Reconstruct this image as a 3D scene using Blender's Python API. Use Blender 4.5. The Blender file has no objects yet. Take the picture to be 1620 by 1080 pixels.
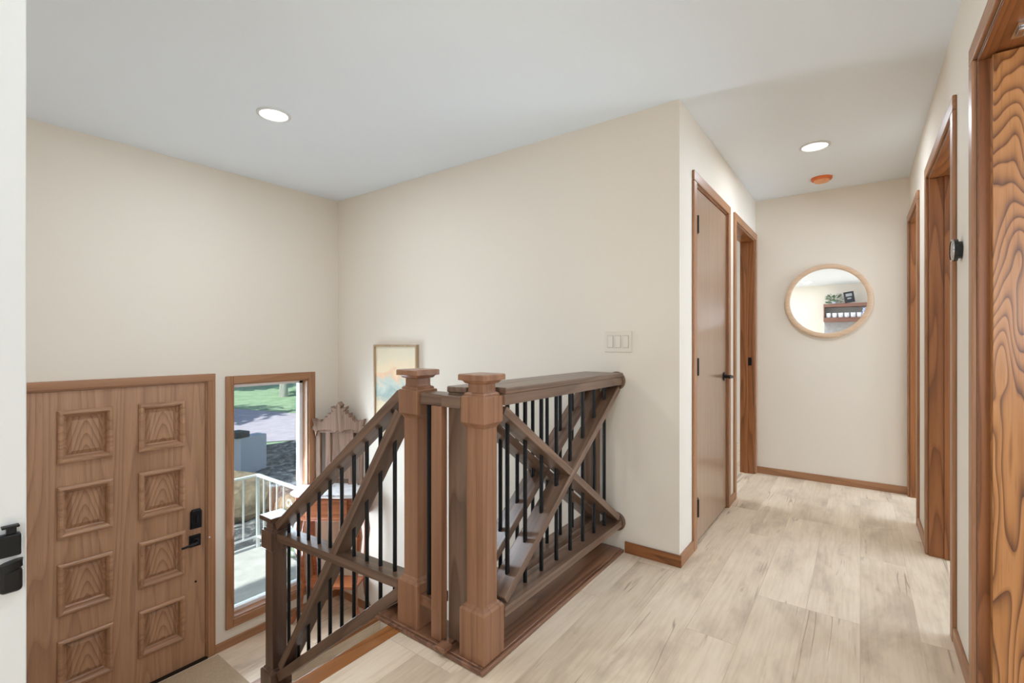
import bpy, bmesh, math, random
from mathutils import Vector, Matrix
random.seed(7)
S = bpy.context.scene
COL = S.collection
PI = math.pi

# ------------------------------------------------------------------ materials
def srgb(r, g, b):
    def f(c):
        c /= 255.0
        return c / 12.92 if c <= .04045 else ((c + .055) / 1.055) ** 2.4
    return (f(r), f(g), f(b), 1)

def new_mat(name):
    m = bpy.data.materials.new(name)
    m.use_nodes = True
    nt = m.node_tree
    nt.nodes.clear()
    out = nt.nodes.new('ShaderNodeOutputMaterial')
    b = nt.nodes.new('ShaderNodeBsdfPrincipled')
    nt.links.new(b.outputs[0], out.inputs[0])
    return m, nt, b

def node(nt, t, **kw):
    n = nt.nodes.new(t)
    for k, v in kw.items():
        setattr(n, k, v)
    return n

def coords(nt, scale=(1, 1, 1), rnd=True, kind='Object'):
    tc = node(nt, 'ShaderNodeTexCoord')
    v = tc.outputs[kind]
    if rnd:
        oi = node(nt, 'ShaderNodeObjectInfo')
        mu = node(nt, 'ShaderNodeMath', operation='MULTIPLY')
        mu.inputs[1].default_value = 13.7
        nt.links.new(oi.outputs['Random'], mu.inputs[0])
        ad = node(nt, 'ShaderNodeVectorMath', operation='ADD')
        nt.links.new(v, ad.inputs[0]); nt.links.new(mu.outputs[0], ad.inputs[1])
        v = ad.outputs[0]
    mp = node(nt, 'ShaderNodeMapping')
    mp.inputs['Scale'].default_value = scale
    nt.links.new(v, mp.inputs[0])
    return mp.outputs[0]

def noise(nt, vec, scale, detail=2, rough=.5, dist=0):
    n = node(nt, 'ShaderNodeTexNoise')
    n.inputs['Scale'].default_value = scale
    n.inputs['Detail'].default_value = detail
    n.inputs['Roughness'].default_value = rough
    n.inputs['Distortion'].default_value = dist
    nt.links.new(vec, n.inputs['Vector'])
    return n.outputs[0]

def math_(nt, op, a, b=None):
    n = node(nt, 'ShaderNodeMath', operation=op)
    for i, v in enumerate((a, b)):
        if v is None: continue
        if isinstance(v, (int, float)): n.inputs[i].default_value = v
        else: nt.links.new(v, n.inputs[i])
    return n.outputs[0]

def ramp(nt, fac, stops):
    r = node(nt, 'ShaderNodeValToRGB')
    el = r.color_ramp.elements
    while len(el) > 1: el.remove(el[-1])
    el[0].position, el[0].color = stops[0]
    for p, c in stops[1:]:
        e = el.new(p); e.color = c
    nt.links.new(fac, r.inputs[0])
    return r.outputs[0]

def mix(nt, fac, a, b, mode='MIX'):
    n = node(nt, 'ShaderNodeMix', data_type='RGBA', blend_type=mode)
    def put(s, v):
        if isinstance(v, tuple): s.default_value = v
        elif isinstance(v, (int, float)): s.default_value = v
        else: nt.links.new(v, s)
    put(n.inputs[0], fac); put(n.inputs[6], a); put(n.inputs[7], b)
    return n.outputs[2]

def bump(nt, b, h, strength, dist=.01):
    n = node(nt, 'ShaderNodeBump')
    n.inputs['Strength'].default_value = strength
    n.inputs['Distance'].default_value = dist
    nt.links.new(h, n.inputs['Height'])
    nt.links.new(n.outputs[0], b.inputs['Normal'])

def plain(name, col, rough=.5, metal=0, tex=0, emit=None, spec=.5, bmp=.04):
    m, nt, b = new_mat(name)
    b.inputs['Base Color'].default_value = col
    b.inputs['Roughness'].default_value = rough
    b.inputs['Metallic'].default_value = metal
    b.inputs['Specular IOR Level'].default_value = spec
    v = coords(nt)
    n = noise(nt, v, 60, 3)
    if tex:
        n2 = noise(nt, v, 7, 3)
        c = mix(nt, n2, tuple(x * (1 - tex) for x in col[:3]) + (1,), tuple(min(1, x * (1 + tex)) for x in col[:3]) + (1,))
        nt.links.new(c, b.inputs['Base Color'])
    if bmp: bump(nt, b, n, bmp)
    if emit:
        b.inputs['Emission Color'].default_value = emit[0]
        b.inputs['Emission Strength'].default_value = emit[1]
    return m

def wood(name, dark, mid, light, axis='Z', rings=9.0, scale=3.0, rough=.35, contrast=1.0, coat=0.0, squeeze=.09, tonal=.3, arch=None, jag=1.5):
    dark, mid, light = [(c[0] * 1.0, c[1] * .90, c[2] * .80, 1) for c in (dark, mid, light)]
    """stretched contour-line grain: fine cathedral figure, long fibres and pores"""
    m, nt, b = new_mat(name)
    sc = {'X': (squeeze, 1, 1), 'Y': (1, squeeze, 1), 'Z': (1, 1, squeeze)}[axis]
    v = coords(nt, sc)
    big = noise(nt, v, scale, jag, .4, .15)
    if arch:  # nested cathedral arches about the middle of the board
        tc = node(nt, 'ShaderNodeTexCoord'); sx = node(nt, 'ShaderNodeSeparateXYZ')
        nt.links.new(tc.outputs['Object'], sx.inputs[0])
        w = math_(nt, 'ADD', sx.outputs[arch[0]], math_(nt, 'MULTIPLY', math_(nt, 'SUBTRACT', big, .5), arch[3]))
        w = math_(nt, 'SQRT', math_(nt, 'ADD', math_(nt, 'MULTIPLY', w, w), arch[2]))
        big = math_(nt, 'ADD', math_(nt, 'MULTIPLY', w, arch[1]), sx.outputs[2])
        big = math_(nt, 'ADD', big, math_(nt, 'MULTIPLY', noise(nt, v, 9, 2), .12))
    ph = math_(nt, 'FRACT', math_(nt, 'MULTIPLY', big, rings))
    # early wood fades up to a thin dark late-wood line
    ring = math_(nt, 'POWER', ph, 2.6)
    edge = ramp(nt, ph, [(.0, (.55, .55, .55, 1)), (.10, (0, 0, 0, 1)), (1, (0, 0, 0, 1))])
    ring = math_(nt, 'MAXIMUM', ring, edge)
    sp = {'X': (.03, 1, 1), 'Y': (1, .03, 1), 'Z': (1, 1, .03)}[axis]
    pv = coords(nt, sp)
    pore = noise(nt, pv, 190, 3, .65)
    fib = noise(nt, pv, 45, 3, .6)
    tone = noise(nt, coords(nt, {'X': (.3, 1, 1), 'Y': (1, .3, 1), 'Z': (1, 1, .3)}[axis]), 3.0, 2)
    f = math_(nt, 'ADD', math_(nt, 'MULTIPLY', ring, .45 * contrast), math_(nt, 'MULTIPLY', fib, .45))
    f = math_(nt, 'ADD', f, math_(nt, 'MULTIPLY', tone, tonal))
    f = math_(nt, 'SUBTRACT', f, .225 + tonal / 2 - .32)
    c = ramp(nt, f, [(.18, light), (.45, mid), (.95, dark)])
    pf = ramp(nt, pore, [(.54, (0, 0, 0, 1)), (.74, (1, 1, 1, 1))])
    dk = tuple(x * .72 for x in dark[:3]) + (1,)
    c = mix(nt, math_(nt, 'MULTIPLY', pf, .35), c, dk)
    nt.links.new(c, b.inputs['Base Color'])
    b.inputs['Roughness'].default_value = rough
    b.inputs['Coat Weight'].default_value = coat
    b.inputs['Coat Roughness'].default_value = .22
    bump(nt, b, math_(nt, 'ADD', pore, fib), .05)
    return m

M = {}
M['wall'] = plain('wall_paint', srgb(229, 220, 207), .75, spec=.25)
M['ceil'] = plain('ceiling_paint', srgb(230, 236, 241), .85, spec=.2)
M['white'] = plain('white_paint', srgb(212, 212, 210), .45)
M['vinyl'] = plain('white_vinyl', srgb(236, 238, 240), .35)
M['plastic'] = plain('white_plastic', srgb(224, 215, 202), .35)
M['plasticline'] = plain('plastic_gap', srgb(150, 146, 140), .6)
M['black'] = plain('black_metal', srgb(32, 31, 31), .38, .6)
M['baluster'] = plain('black_iron', srgb(26, 27, 29), .32, .5)
M['bronze'] = plain('dark_bronze', srgb(52, 42, 36), .4, .8)
M['chrome'] = plain('chrome', srgb(200, 200, 202), .15, 1)
M['darkglass'] = plain('dark_glass', srgb(30, 34, 34), .08)
M['orange'] = plain('orange_cover', srgb(222, 118, 62), .5, tex=.12)
M['orange2'] = plain('orange_cover_face', srgb(236, 168, 120), .5, tex=.1)
M['lamp'] = plain('lamp_glow', (1, 1, 1, 1), .5, emit=((1, .97, .92, 1), 7))
OAK = (srgb(122, 86, 58), srgb(158, 117, 86), srgb(174, 133, 102))
for ax in 'XYZ': M['oak' + ax] = wood('oak_trim_' + ax.lower(), *OAK, ax, 22, 3, .38, .6, squeeze=.05)
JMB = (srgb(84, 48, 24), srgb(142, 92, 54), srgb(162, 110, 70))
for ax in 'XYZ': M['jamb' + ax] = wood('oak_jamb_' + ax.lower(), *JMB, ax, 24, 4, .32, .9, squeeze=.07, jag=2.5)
M['front'] = wood('front_door_oak', srgb(120, 88, 66), srgb(172, 137, 111), srgb(190, 156, 129), 'Z', 34, 2.6, .42, .6, squeeze=.045, jag=2.5)
M['panel'] = wood('front_door_panel_oak', srgb(108, 76, 56), srgb(170, 135, 109), srgb(190, 155, 128), 'Z', 12, 3.0, .42, .85, squeeze=.3, arch=(1, 4.0, .0006, .05))
M['mouldY'] = wood('front_door_mould', srgb(112, 80, 58), srgb(168, 133, 107), srgb(190, 155, 128), 'Y', 16, 4, .38, .6)
M['slab'] = wood('hall_door_birch', srgb(138, 110, 90), srgb(158, 134, 116), srgb(166, 144, 126), 'Z', 14, 2, .25, .25, .25, squeeze=.05, tonal=.2)
M['grain'] = wood('bold_grain_oak', srgb(88, 50, 22), srgb(174, 122, 72), srgb(192, 142, 92), 'Z', 62, 3.2, .3, 1.35, .2, squeeze=.2, tonal=.12, jag=3)
RAIL = (srgb(66, 50, 42), srgb(108, 87, 74), srgb(134, 111, 96))
for ax, nm in (('X', 'rail'), ('Y', 'railY'), ('Z', 'railZ')): M[nm] = wood('walnut_rail_' + ax.lower(), *RAIL, ax, 14, 5, .34, .7, .15, squeeze=.06)
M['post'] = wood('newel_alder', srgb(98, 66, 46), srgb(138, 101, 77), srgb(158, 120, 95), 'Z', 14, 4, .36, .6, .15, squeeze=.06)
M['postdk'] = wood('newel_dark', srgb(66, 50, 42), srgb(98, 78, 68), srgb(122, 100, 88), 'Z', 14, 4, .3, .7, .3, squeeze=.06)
M['base'] = wood('plinth_wood', srgb(70, 46, 34), srgb(118, 84, 64), srgb(142, 106, 84), 'Y', 16, 4, .3, .9, .2)
M['nose'] = wood('stair_nosing', srgb(108, 64, 30), srgb(154, 102, 58), srgb(172, 120, 74), 'Y', 18, 4, .28, .9, .2)
M['antique'] = wood('antique_walnut', srgb(84, 66, 58), srgb(140, 118, 106), srgb(164, 142, 130), 'Z', 14, 6, .4, .7)
M['antique2'] = wood('antique_red', srgb(100, 56, 32), srgb(154, 94, 60), srgb(176, 112, 74), 'X', 14, 6, .3, .8, .2)
M['ash'] = wood('ash_frame', srgb(190, 164, 138), srgb(212, 189, 166), srgb(222, 202, 180), 'X', 12, 5, .45, .4)
M['thinframe'] = wood('thin_frame', srgb(140, 118, 92), srgb(172, 150, 122), srgb(192, 172, 146), 'Z', 12, 5, .45, .4)
M['cabinet'] = wood('cabinet_wood', srgb(94, 66, 60), srgb(128, 96, 88), srgb(150, 118, 108), 'X', 12, 4, .4, .6)

def floor_mat():
    m, nt, b = new_mat('vinyl_plank')
    tc = node(nt, 'ShaderNodeTexCoord')
    sx = node(nt, 'ShaderNodeSeparateXYZ'); nt.links.new(tc.outputs['Object'], sx.inputs[0])
    cx = node(nt, 'ShaderNodeCombineXYZ')
    nt.links.new(sx.outputs[1], cx.inputs[0]); nt.links.new(sx.outputs[0], cx.inputs[1])
    br = node(nt, 'ShaderNodeTexBrick')
    br.offset = .37; br.offset_frequency = 3
    nt.links.new(cx.outputs[0], br.inputs['Vector'])
    br.inputs['Scale'].default_value = 1
    br.inputs['Brick Width'].default_value = 1.22
    br.inputs['Row Height'].default_value = .192
    br.inputs['Mortar Size'].default_value = .0012
    br.inputs['Color1'].default_value = (0, 0, 0, 1)
    br.inputs['Color2'].default_value = (1, 1, 1, 1)
    br.inputs['Mortar'].default_value = (.5, .5, .5, 1)
    sep = node(nt, 'ShaderNodeSeparateColor'); nt.links.new(br.outputs[0], sep.inputs[0])
    pid = sep.outputs[0]
    # shift the grain from plank to plank
    sh = node(nt, 'ShaderNodeVectorMath', operation='SCALE')
    sh.inputs[0].default_value = (31, 17, 5); nt.links.new(pid, sh.inputs['Scale'])
    ad = node(nt, 'ShaderNodeVectorMath', operation='ADD')
    nt.links.new(tc.outputs['Object'], ad.inputs[0]); nt.links.new(sh.outputs[0], ad.inputs[1])
    def mp(s):
        q = node(nt, 'ShaderNodeMapping'); q.inputs['Scale'].default_value = s
        nt.links.new(ad.outputs[0], q.inputs[0]); return q.outputs[0]
    cloud = noise(nt, mp((1, .35, 1)), 5.5, 4, .6, .3)
    g2 = noise(nt, mp((1, .05, 1)), 75, 4, .65)
    k = noise(nt, mp((1, .16, 1)), 7.5, 4, .55, 1.4)
    base = mix(nt, pid, srgb(204, 189, 170), srgb(238, 226, 210))
    cl = ramp(nt, cloud, [(.36, srgb(242, 231, 216)), (.52, srgb(226, 212, 194)), (.68, srgb(170, 154, 138))])
    c = mix(nt, .5, base, cl)
    g2r = ramp(nt, g2, [(.42, (1, 1, 1, 1)), (.75, srgb(222, 212, 202))])
    c = mix(nt, .5, c, g2r, 'MULTIPLY')
    kr = ramp(nt, k, [(.64, (0, 0, 0, 1)), (.76, (1, 1, 1, 1))])
    c = mix(nt, math_(nt, 'MULTIPLY', kr, .45), c, srgb(158, 134, 112))
    # thin dark cracks running along the planks
    k2 = noise(nt, mp((1, .05, 1)), 8.0, 3, .6, .25)
    band = math_(nt, 'ABSOLUTE', math_(nt, 'SUBTRACT', k2, .5))
    b2 = ramp(nt, band, [(0, (1, 1, 1, 1)), (.014, (0, 0, 0, 1))])
    gate = ramp(nt, noise(nt, mp((1, .5, 1)), 3.1, 3, .6), [(.54, (0, 0, 0, 1)), (.60, (1, 1, 1, 1))])
    c = mix(nt, math_(nt, 'MULTIPLY', math_(nt, 'MULTIPLY', b2, gate), .7), c, srgb(128, 102, 80))
    c = mix(nt, math_(nt, 'MULTIPLY', br.outputs['Fac'], .35), c, srgb(160, 138, 116))
    c = mix(nt, 1.0, c, (1, .945, .865, 1), 'MULTIPLY')
    nt.links.new(c, b.inputs['Base Color'])
    b.inputs['Roughness'].default_value = .42
    b.inputs['Specular IOR Level'].default_value = .4
    bump(nt, b, g2, .05)
    return m
M['floor'] = floor_mat()

def glass_mat():
    m = bpy.data.materials.new('window_glass'); m.use_nodes = True
    nt = m.node_tree; nt.nodes.clear()
    out = node(nt, 'ShaderNodeOutputMaterial')
    tr = node(nt, 'ShaderNodeBsdfTransparent'); gl = node(nt, 'ShaderNodeBsdfGlossy')
    gl.inputs['Roughness'].default_value = .02
    tr.inputs[0].default_value = (.93, .97, .95, 1)
    fr = node(nt, 'ShaderNodeFresnel'); fr.inputs[0].default_value = 1.45
    mx = node(nt, 'ShaderNodeMixShader')
    nt.links.new(fr.outputs[0], mx.inputs[0]); nt.links.new(tr.outputs[0], mx.inputs[1]); nt.links.new(gl.outputs[0], mx.inputs[2])
    nt.links.new(mx.outputs[0], out.inputs[0])
    return m
M['glass'] = glass_mat()
M['mirror'] = plain('mirror_silver', (.93, .94, .94, 1), .0, 1, bmp=0)

def marble_mat():
    m, nt, b = new_mat('marble')
    n = noise(nt, coords(nt), 9, 6, .7, 1.5)
    c = ramp(nt, n, [(.35, srgb(236, 236, 238)), (.55, srgb(222, 222, 226)), (.7, srgb(170, 170, 178))])
    nt.links.new(c, b.inputs['Base Color']); b.inputs['Roughness'].default_value = .2
    return m
M['marble'] = marble_mat()

def art_mat():
    m, nt, b = new_mat('watercolour')
    tc = node(nt, 'ShaderNodeTexCoord')
    sx = node(nt, 'ShaderNodeSeparateXYZ'); nt.links.new(tc.outputs['Object'], sx.inputs[0])
    n = noise(nt, coords(nt, (1, 1, 1.6), False), 5, 4, .6, 1)
    h = math_(nt, 'ADD', sx.outputs[2], math_(nt, 'MULTIPLY', math_(nt, 'SUBTRACT', n, .5), .35))
    c = ramp(nt, math_(nt, 'ADD', math_(nt, 'MULTIPLY', h, 1.35), .5),
             [(.1, srgb(226, 208, 176)), (.36, srgb(214, 196, 160)), (.46, srgb(150, 168, 164)), (.56, srgb(196, 204, 192)), (.64, srgb(238, 196, 158)), (.72, srgb(240, 218, 184)), (.95, srgb(226, 216, 192))])
    nt.links.new(c, b.inputs['Base Color']); b.inputs['Roughness'].default_value = .6
    return m
M['art'] = art_mat()

def rug_mat():
    m, nt, b = new_mat('woven_mat')
    v = coords(nt, rnd=False)
    n = noise(nt, v, 320, 2); n2 = noise(nt, v, 12, 3)
    c = ramp(nt, n, [(.3, srgb(164, 140, 112)), (.7, srgb(200, 180, 152))])
    c = mix(nt, math_(nt, 'MULTIPLY', n2, .35), c, srgb(150, 128, 104))
    nt.links.new(c, b.inputs['Base Color']); b.inputs['Roughness'].default_value = .95
    bump(nt, b, n, .5, .004)
    return m
M['rug'] = rug_mat()

def noisy(name, stops, scale, detail=5, rough=.9, bmp=.3, sc=(1, 1, 1)):
    m, nt, b = new_mat(name)
    v = coords(nt, sc, False)
    n = noise(nt, v, scale, detail, .65, .4)
    nt.links.new(ramp(nt, n, stops), b.inputs['Base Color'])
    b.inputs['Roughness'].default_value = rough
    bump(nt, b, n, bmp, .05)
    return m
M['lawn'] = noisy('lawn_grass', [(.3, srgb(120, 154, 118)), (.7, srgb(172, 196, 158))], 2.5)
M['road'] = noisy('driveway', [(.3, srgb(180, 170, 184)), (.7, srgb(206, 196, 206))], 3)
M['mulch'] = noisy('dark_mulch', [(.3, srgb(48, 50, 54)), (.5, srgb(84, 86, 90)), (.66, srgb(168, 168, 162))], 6)
M['concrete'] = noisy('concrete', [(.3, srgb(186, 184, 180)), (.7, srgb(214, 212, 208))], 5, bmp=.1)
M['rock'] = noisy('sandstone', [(.3, srgb(98, 88, 76)), (.6, srgb(168, 150, 124)), (.8, srgb(196, 180, 152))], 5)
M['greybox'] = plain('grey_paint', srgb(206, 209, 224), .5)
M['darklid'] = plain('dark_lid', srgb(52, 58, 62), .5)
M['bark'] = noisy('bark', [(.3, srgb(150, 146, 138)), (.7, srgb(214, 212, 206))], 8, sc=(1, 1, .2))
M['leaf'] = plain('leaf_green', srgb(92, 132, 78), .6, tex=.3)
M['fern'] = plain('plant_leaf', srgb(98, 126, 92), .5, tex=.3)
M['cup'] = plain('white_ceramic', srgb(238, 240, 244), .2)
M['tile'] = noisy('backsplash', [(.3, srgb(168, 168, 170)), (.7, srgb(188, 188, 190))], 10, bmp=.05)
M['blueprint'] = noisy('blue_pattern', [(.45, srgb(236, 240, 246)), (.55, srgb(96, 112, 158))], 22, bmp=.02)
M['picblack'] = plain('black_frame', srgb(48, 50, 54), .4)
M['piclines'] = plain('grey_print', srgb(160, 162, 166), .6)

# ------------------------------------------------------------------ geometry
class MB:
    def __init__(self): self.v = []; self.f = []
    def add(self, vs, fs):
        o = len(self.v)
        self.v += [tuple(p) for p in vs]; self.f += [tuple(i + o for i in f) for f in fs]
        return self
    def box(self, x0, x1, y0, y1, z0, z1, mat=None):
        vs = [(x, y, z) for x in (x0, x1) for y in (y0, y1) for z in (z0, z1)]
        if mat is not None: vs = [mat @ Vector(p) for p in vs]
        return self.add(vs, [(0, 1, 3, 2), (4, 6, 7, 5), (0, 4, 5, 1), (2, 3, 7, 6), (0, 2, 6, 4), (1, 5, 7, 3)])
    def loops(self, rings, cap=True, closed=False):
        n = len(rings[0]); vs = [p for r in rings for p in r]; fs = []
        m = len(rings)
        for i in range(m if closed else m - 1):
            a, b = i * n, ((i + 1) % m) * n
            for k in range(n):
                fs.append((a + k, a + (k + 1) % n, b + (k + 1) % n, b + k))
        if cap and not closed:
            fs.append(tuple(range(n))[::-1]); fs.append(tuple((m - 1) * n + k for k in range(n)))
        return self.add(vs, fs)
    def lathe(self, prof, seg=24, axis='Z', c=(0, 0, 0), cap=True):
        rings = []
        for r, h in prof:
            ring = []
            for k in range(seg):
                a = 2 * PI * k / seg; u, w = r * math.cos(a), r * math.sin(a)
                p = {'Z': (u, w, h), 'X': (h, u, w), 'Y': (w, h, u)}[axis]
                ring.append((p[0] + c[0], p[1] + c[1], p[2] + c[2]))
            rings.append(ring)
        return self.loops(rings, cap)
    def cyl(self, r, a, b, seg=12):
        return self.tube([a, b], [r, r], seg)
    def tube(self, pts, rad, seg=10):
        pts = [Vector(p) for p in pts]
        if not isinstance(rad, (list, tuple)): rad = [rad] * len(pts)
        rings = []; up = None
        for i, p in enumerate(pts):
            d = (pts[min(i + 1, len(pts) - 1)] - pts[max(i - 1, 0)]).normalized()
            if up is None:
                up = Vector((0, 0, 1)) if abs(d.z) < .9 else Vector((1, 0, 0))
            s = d.cross(up).normalized(); up = s.cross(d).normalized()
            rings.append([p + rad[i] * (math.cos(2 * PI * k / seg) * s + math.sin(2 * PI * k / seg) * up) for k in range(seg)])
        return self.loops(rings)
    def build(self, name, mat, parent=None, bevel=0, smooth=False, keep=False, seg=2, flat=False):
        me = bpy.data.meshes.new(name)
        vs = [Vector(p) for p in self.v]
        if keep: c = Vector((0, 0, 0))
        else:
            lo = Vector([min(p[i] for p in vs) for i in range(3)]); hi = Vector([max(p[i] for p in vs) for i in range(3)])
            c = (lo + hi) / 2
        me.from_pydata([p - c for p in vs], [], self.f)
        bm = bmesh.new(); bm.from_mesh(me)
        bmesh.ops.recalc_face_normals(bm, faces=bm.faces); bm.to_mesh(me); bm.free()
        if isinstance(mat, str): mat = M[mat]
        me.materials.append(mat)
        o = bpy.data.objects.new(name, me); COL.objects.link(o)
        o.location = c
        if parent is not None:
            o.parent = parent
            off = Vector((0, 0, 0)); q = parent
            if not parent.get('_local'):
                while q is not None: off += q.location; q = q.parent
            o.location = c - off
        if bevel:
            b = o.modifiers.new('bevel', 'BEVEL'); b.width = bevel; b.segments = seg
            b.limit_method = 'ANGLE'; b.angle_limit = math.radians(40)
        if (smooth or bevel) and not flat:
            for p in me.polygons: p.use_smooth = True
            try:
                e = o.modifiers.new('wn', 'WEIGHTED_NORMAL') if bevel else None
                if not bevel:
                    bm = bmesh.new(); bm.from_mesh(me)
                    for ed in bm.edges:
                        if len(ed.link_faces) == 2 and ed.calc_face_angle(0) > math.radians(35): ed.smooth = False
                    bm.to_mesh(me); bm.free()
            except Exception: pass
        return o

def box(name, mat, parent, x0, x1, y0, y1, z0, z1, bevel=.0025):
    return MB().box(min(x0, x1), max(x0, x1), min(y0, y1), max(y0, y1), min(z0, z1), max(z0, z1)).build(name, mat, parent, bevel)

def thing(name, label, cat, loc=(0, 0, 0), group=None, kind=None, rz=0):
    o = bpy.data.objects.new(name, None); COL.objects.link(o)
    o.location = loc; o.rotation_euler = (0, 0, rz); o.empty_display_size = .1
    if rz: o['_local'] = 1
    return tag(o, label, cat, group, kind)
def tag(o, label=None, cat=None, group=None, kind=None):
    if label: o['label'] = label
    if cat: o['category'] = cat
    if group: o['group'] = group
    if kind: o['kind'] = kind
    return o
def struct(name, mb, mat, label=None, cat=None, bevel=0):
    o = mb.build(name, mat, None, bevel); return tag(o, label, cat, None, 'structure')

def board(name, mat, parent, p0, p1, depth, thick, bevel=.003):
    """straight board from p0 to p1; depth lies along the horizontal normal of its run, thick across"""
    p0, p1 = Vector(p0), Vector(p1); d = p1 - p0; L = d.length; x = d / L
    y = Vector((0, 0, 1)).cross(x).normalized(); z = x.cross(y)
    o = MB().box(-L / 2, L / 2, -depth / 2, depth / 2, -thick / 2, thick / 2).build(name, mat, parent, bevel, keep=True)
    off = Vector((0, 0, 0)); q = parent
    while q is not None: off += q.location; q = q.parent
    R = Matrix((x, y, z)).transposed()
    o.rotation_euler = R.to_euler(); o.location = (p0 + p1) / 2 - off
    return o

# ------------------------------------------------------------------ dimensions
XC, YC, YE, XF, XD, H = -.7595, 2.506, 4.734, .303, -3.793, 2.44
ZL = -1.10
T = .115

# ---- floors and ceiling
f = MB()
f.box(-1.50, 3, -3.3, 1.30, -.25, 0)
f.box(-1.285, -.7595, 1.30, 2.62, -.25, 0)
f.box(-.7595, 3, 1.30, 6, -.25, 0)
f.box(-4.6, -.7595, 2.62, 6, -.25, 0)
f.box(-4.6, -1.50, -3.3, .04, -.25, 0)
o = f.build('floor', 'floor', None, keep=True); tag(o, kind='structure')
f = MB(); f.box(XD - .16, -3.2, .04, 2.62, ZL - .2, ZL); f.box(-3.2, -2.81, .04, 1.42, ZL - .2, ZL)
o = f.build('floor', 'floor', None, keep=True); tag(o, kind='structure')
f = MB(); f.box(XD - .16, 3, .04, 2.62, -2.8, -2.6)
o = f.build('floor', 'floor', None, keep=True); tag(o, kind='structure')
struct('ceiling', MB().box(-4.6, 3.1, -3.3, 6, H, H + .1), 'ceil')

def wall_with_holes(axis, a0, a1, lo, hi, z0, z1, holes):
    """axis 'X': the wall is thin in X (a0..a1), runs along Y lo..hi; holes (u0,u1,z0,z1)"""
    us = sorted({lo, hi, *[h[0] for h in holes], *[h[1] for h in holes]})
    zs = sorted({z0, z1, *[h[2] for h in holes], *[h[3] for h in holes]})
    mb = MB()
    for i in range(len(us) - 1):
        for j in range(len(zs) - 1):
            cu, cz = (us[i] + us[i + 1]) / 2, (zs[j] + zs[j + 1]) / 2
            if any(h[0] < cu < h[1] and h[2] < cz < h[3] for h in holes): continue
            if axis == 'X': mb.box(a0, a1, us[i], us[i + 1], zs[j], zs[j + 1])
            else: mb.box(us[i], us[i + 1], a0, a1, zs[j], zs[j + 1])
    bm = bmesh.new()
    vs = [bm.verts.new(p) for p in mb.v]
    for q in mb.f:
        bm.faces.new([vs[k] for k in q])
    bmesh.ops.remove_doubles(bm, verts=bm.verts, dist=1e-5)
    dup = {}
    for fc in list(bm.faces):
        k = tuple(round(c, 4) for c in fc.calc_center_median())
        dup.setdefault(k, []).append(fc)
    kill = [fc for l in dup.values() if len(l) > 1 for fc in l]
    bmesh.ops.delete(bm, geom=kill, context='FACES_ONLY')
    bm.verts.index_update()
    out = MB(); out.v = [tuple(v.co) for v in bm.verts]; out.f = [tuple(v.index for v in fc.verts) for fc in bm.faces]
    bm.free(); return out

FD = (.515, 1.442, ZL, .892)             # front door opening
WD = (1.615, 2.222, -.905, .862)         # window opening
struct('wall_front', wall_with_holes('X', XD - .16, XD, .04, 2.62, -2.6, H, [FD, WD]), 'wall')
struct('wall_back', wall_with_holes('Y', YC, YC + T, XD - .16, XC, -2.6, H, []), 'wall')
struct('wall_hall', wall_with_holes('X', XC - T, XC, YC + T, YE, 0, H, [(2.79, 3.60, 0, 2.08), (3.86, 4.672, 0, 2.08)]), 'wall')
struct('wall_end', MB().box(XC - T, XF + T, YE, YE + T, 0, H), 'wall')
struct('wall_right', wall_with_holes('X', XF, XF + T, -.1, YE, 0, H, [(1.30, 2.105, 0, 2.08), (2.565, 3.46, 0, 2.08), (4.0, 4.672, 0, 2.08)]), 'wall')
struct('wall_stair', MB().box(XD, -1.150, .04, .150, -2.6, H), 'wall')
o = struct('trim_1', MB().box(-1.150, -1.132, .034, .157, 0, H), 'white', bevel=.002)
# rooms beyond
struct('wall_rear', wall_with_holes('Y', -3.3, -3.2, -4.6, 3.1, 0, H, [(1.2, 2.8, .9, 2.1)]), 'wall')
struct('wall_west', wall_with_holes('X', -4.7, -4.6, -3.3, .04, 0, H, [(-2.6, -.6, .3, 2.2)]), 'wall')
struct('wall_east', wall_with_holes('X', 3.0, 3.1, -3.3, 6, 0, H, [(-2.4, -.4, .5, 2.2), (1.2, 2.6, .7, 2.1), (3.5, 5, .7, 2.1)]), 'wall')
struct('wall_north', MB().box(-4.6, 3.1, 6, 6.1, 0, H), 'wall')
struct('wall_northwest', MB().box(-4.7, -4.6, 2.62, 6.1, 0, H), 'wall')
struct('wall_partition', MB().box(XF + T, 3.0, 2.30, 2.40, 0, H), 'wall')

# ---- doors, casings
def casing(par, side, X, y0, y1, zt, mats, w=.058, proud=.014, z0=0):
    s = 1 if side > 0 else -1
    a, b = X, X + s * proud
    box('casing', mats[0], par, a, b, y0 - w, y0, z0, zt, .004)
    box('casing', mats[0], par, a, b, y1, y1 + w, z0, zt, .004)
    box('casing', mats[1], par, a, b, y0 - w, y1 + w, zt, zt + w, .004)
def jamb(par, X0, X1, y0, y1, zt, mats, t=.012, z0=0, stop=True):
    xa, xb = min(X0, X1), max(X0, X1)
    box('jamb', mats[0], par, xa, xb, y0, y0 + t, z0, zt - t, .002)
    box('jamb', mats[0], par, xa, xb, y1 - t, y1, z0, zt - t, .002)
    box('jamb', mats[1], par, xa, xb, y0, y1, zt - t, zt, .002)

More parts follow.
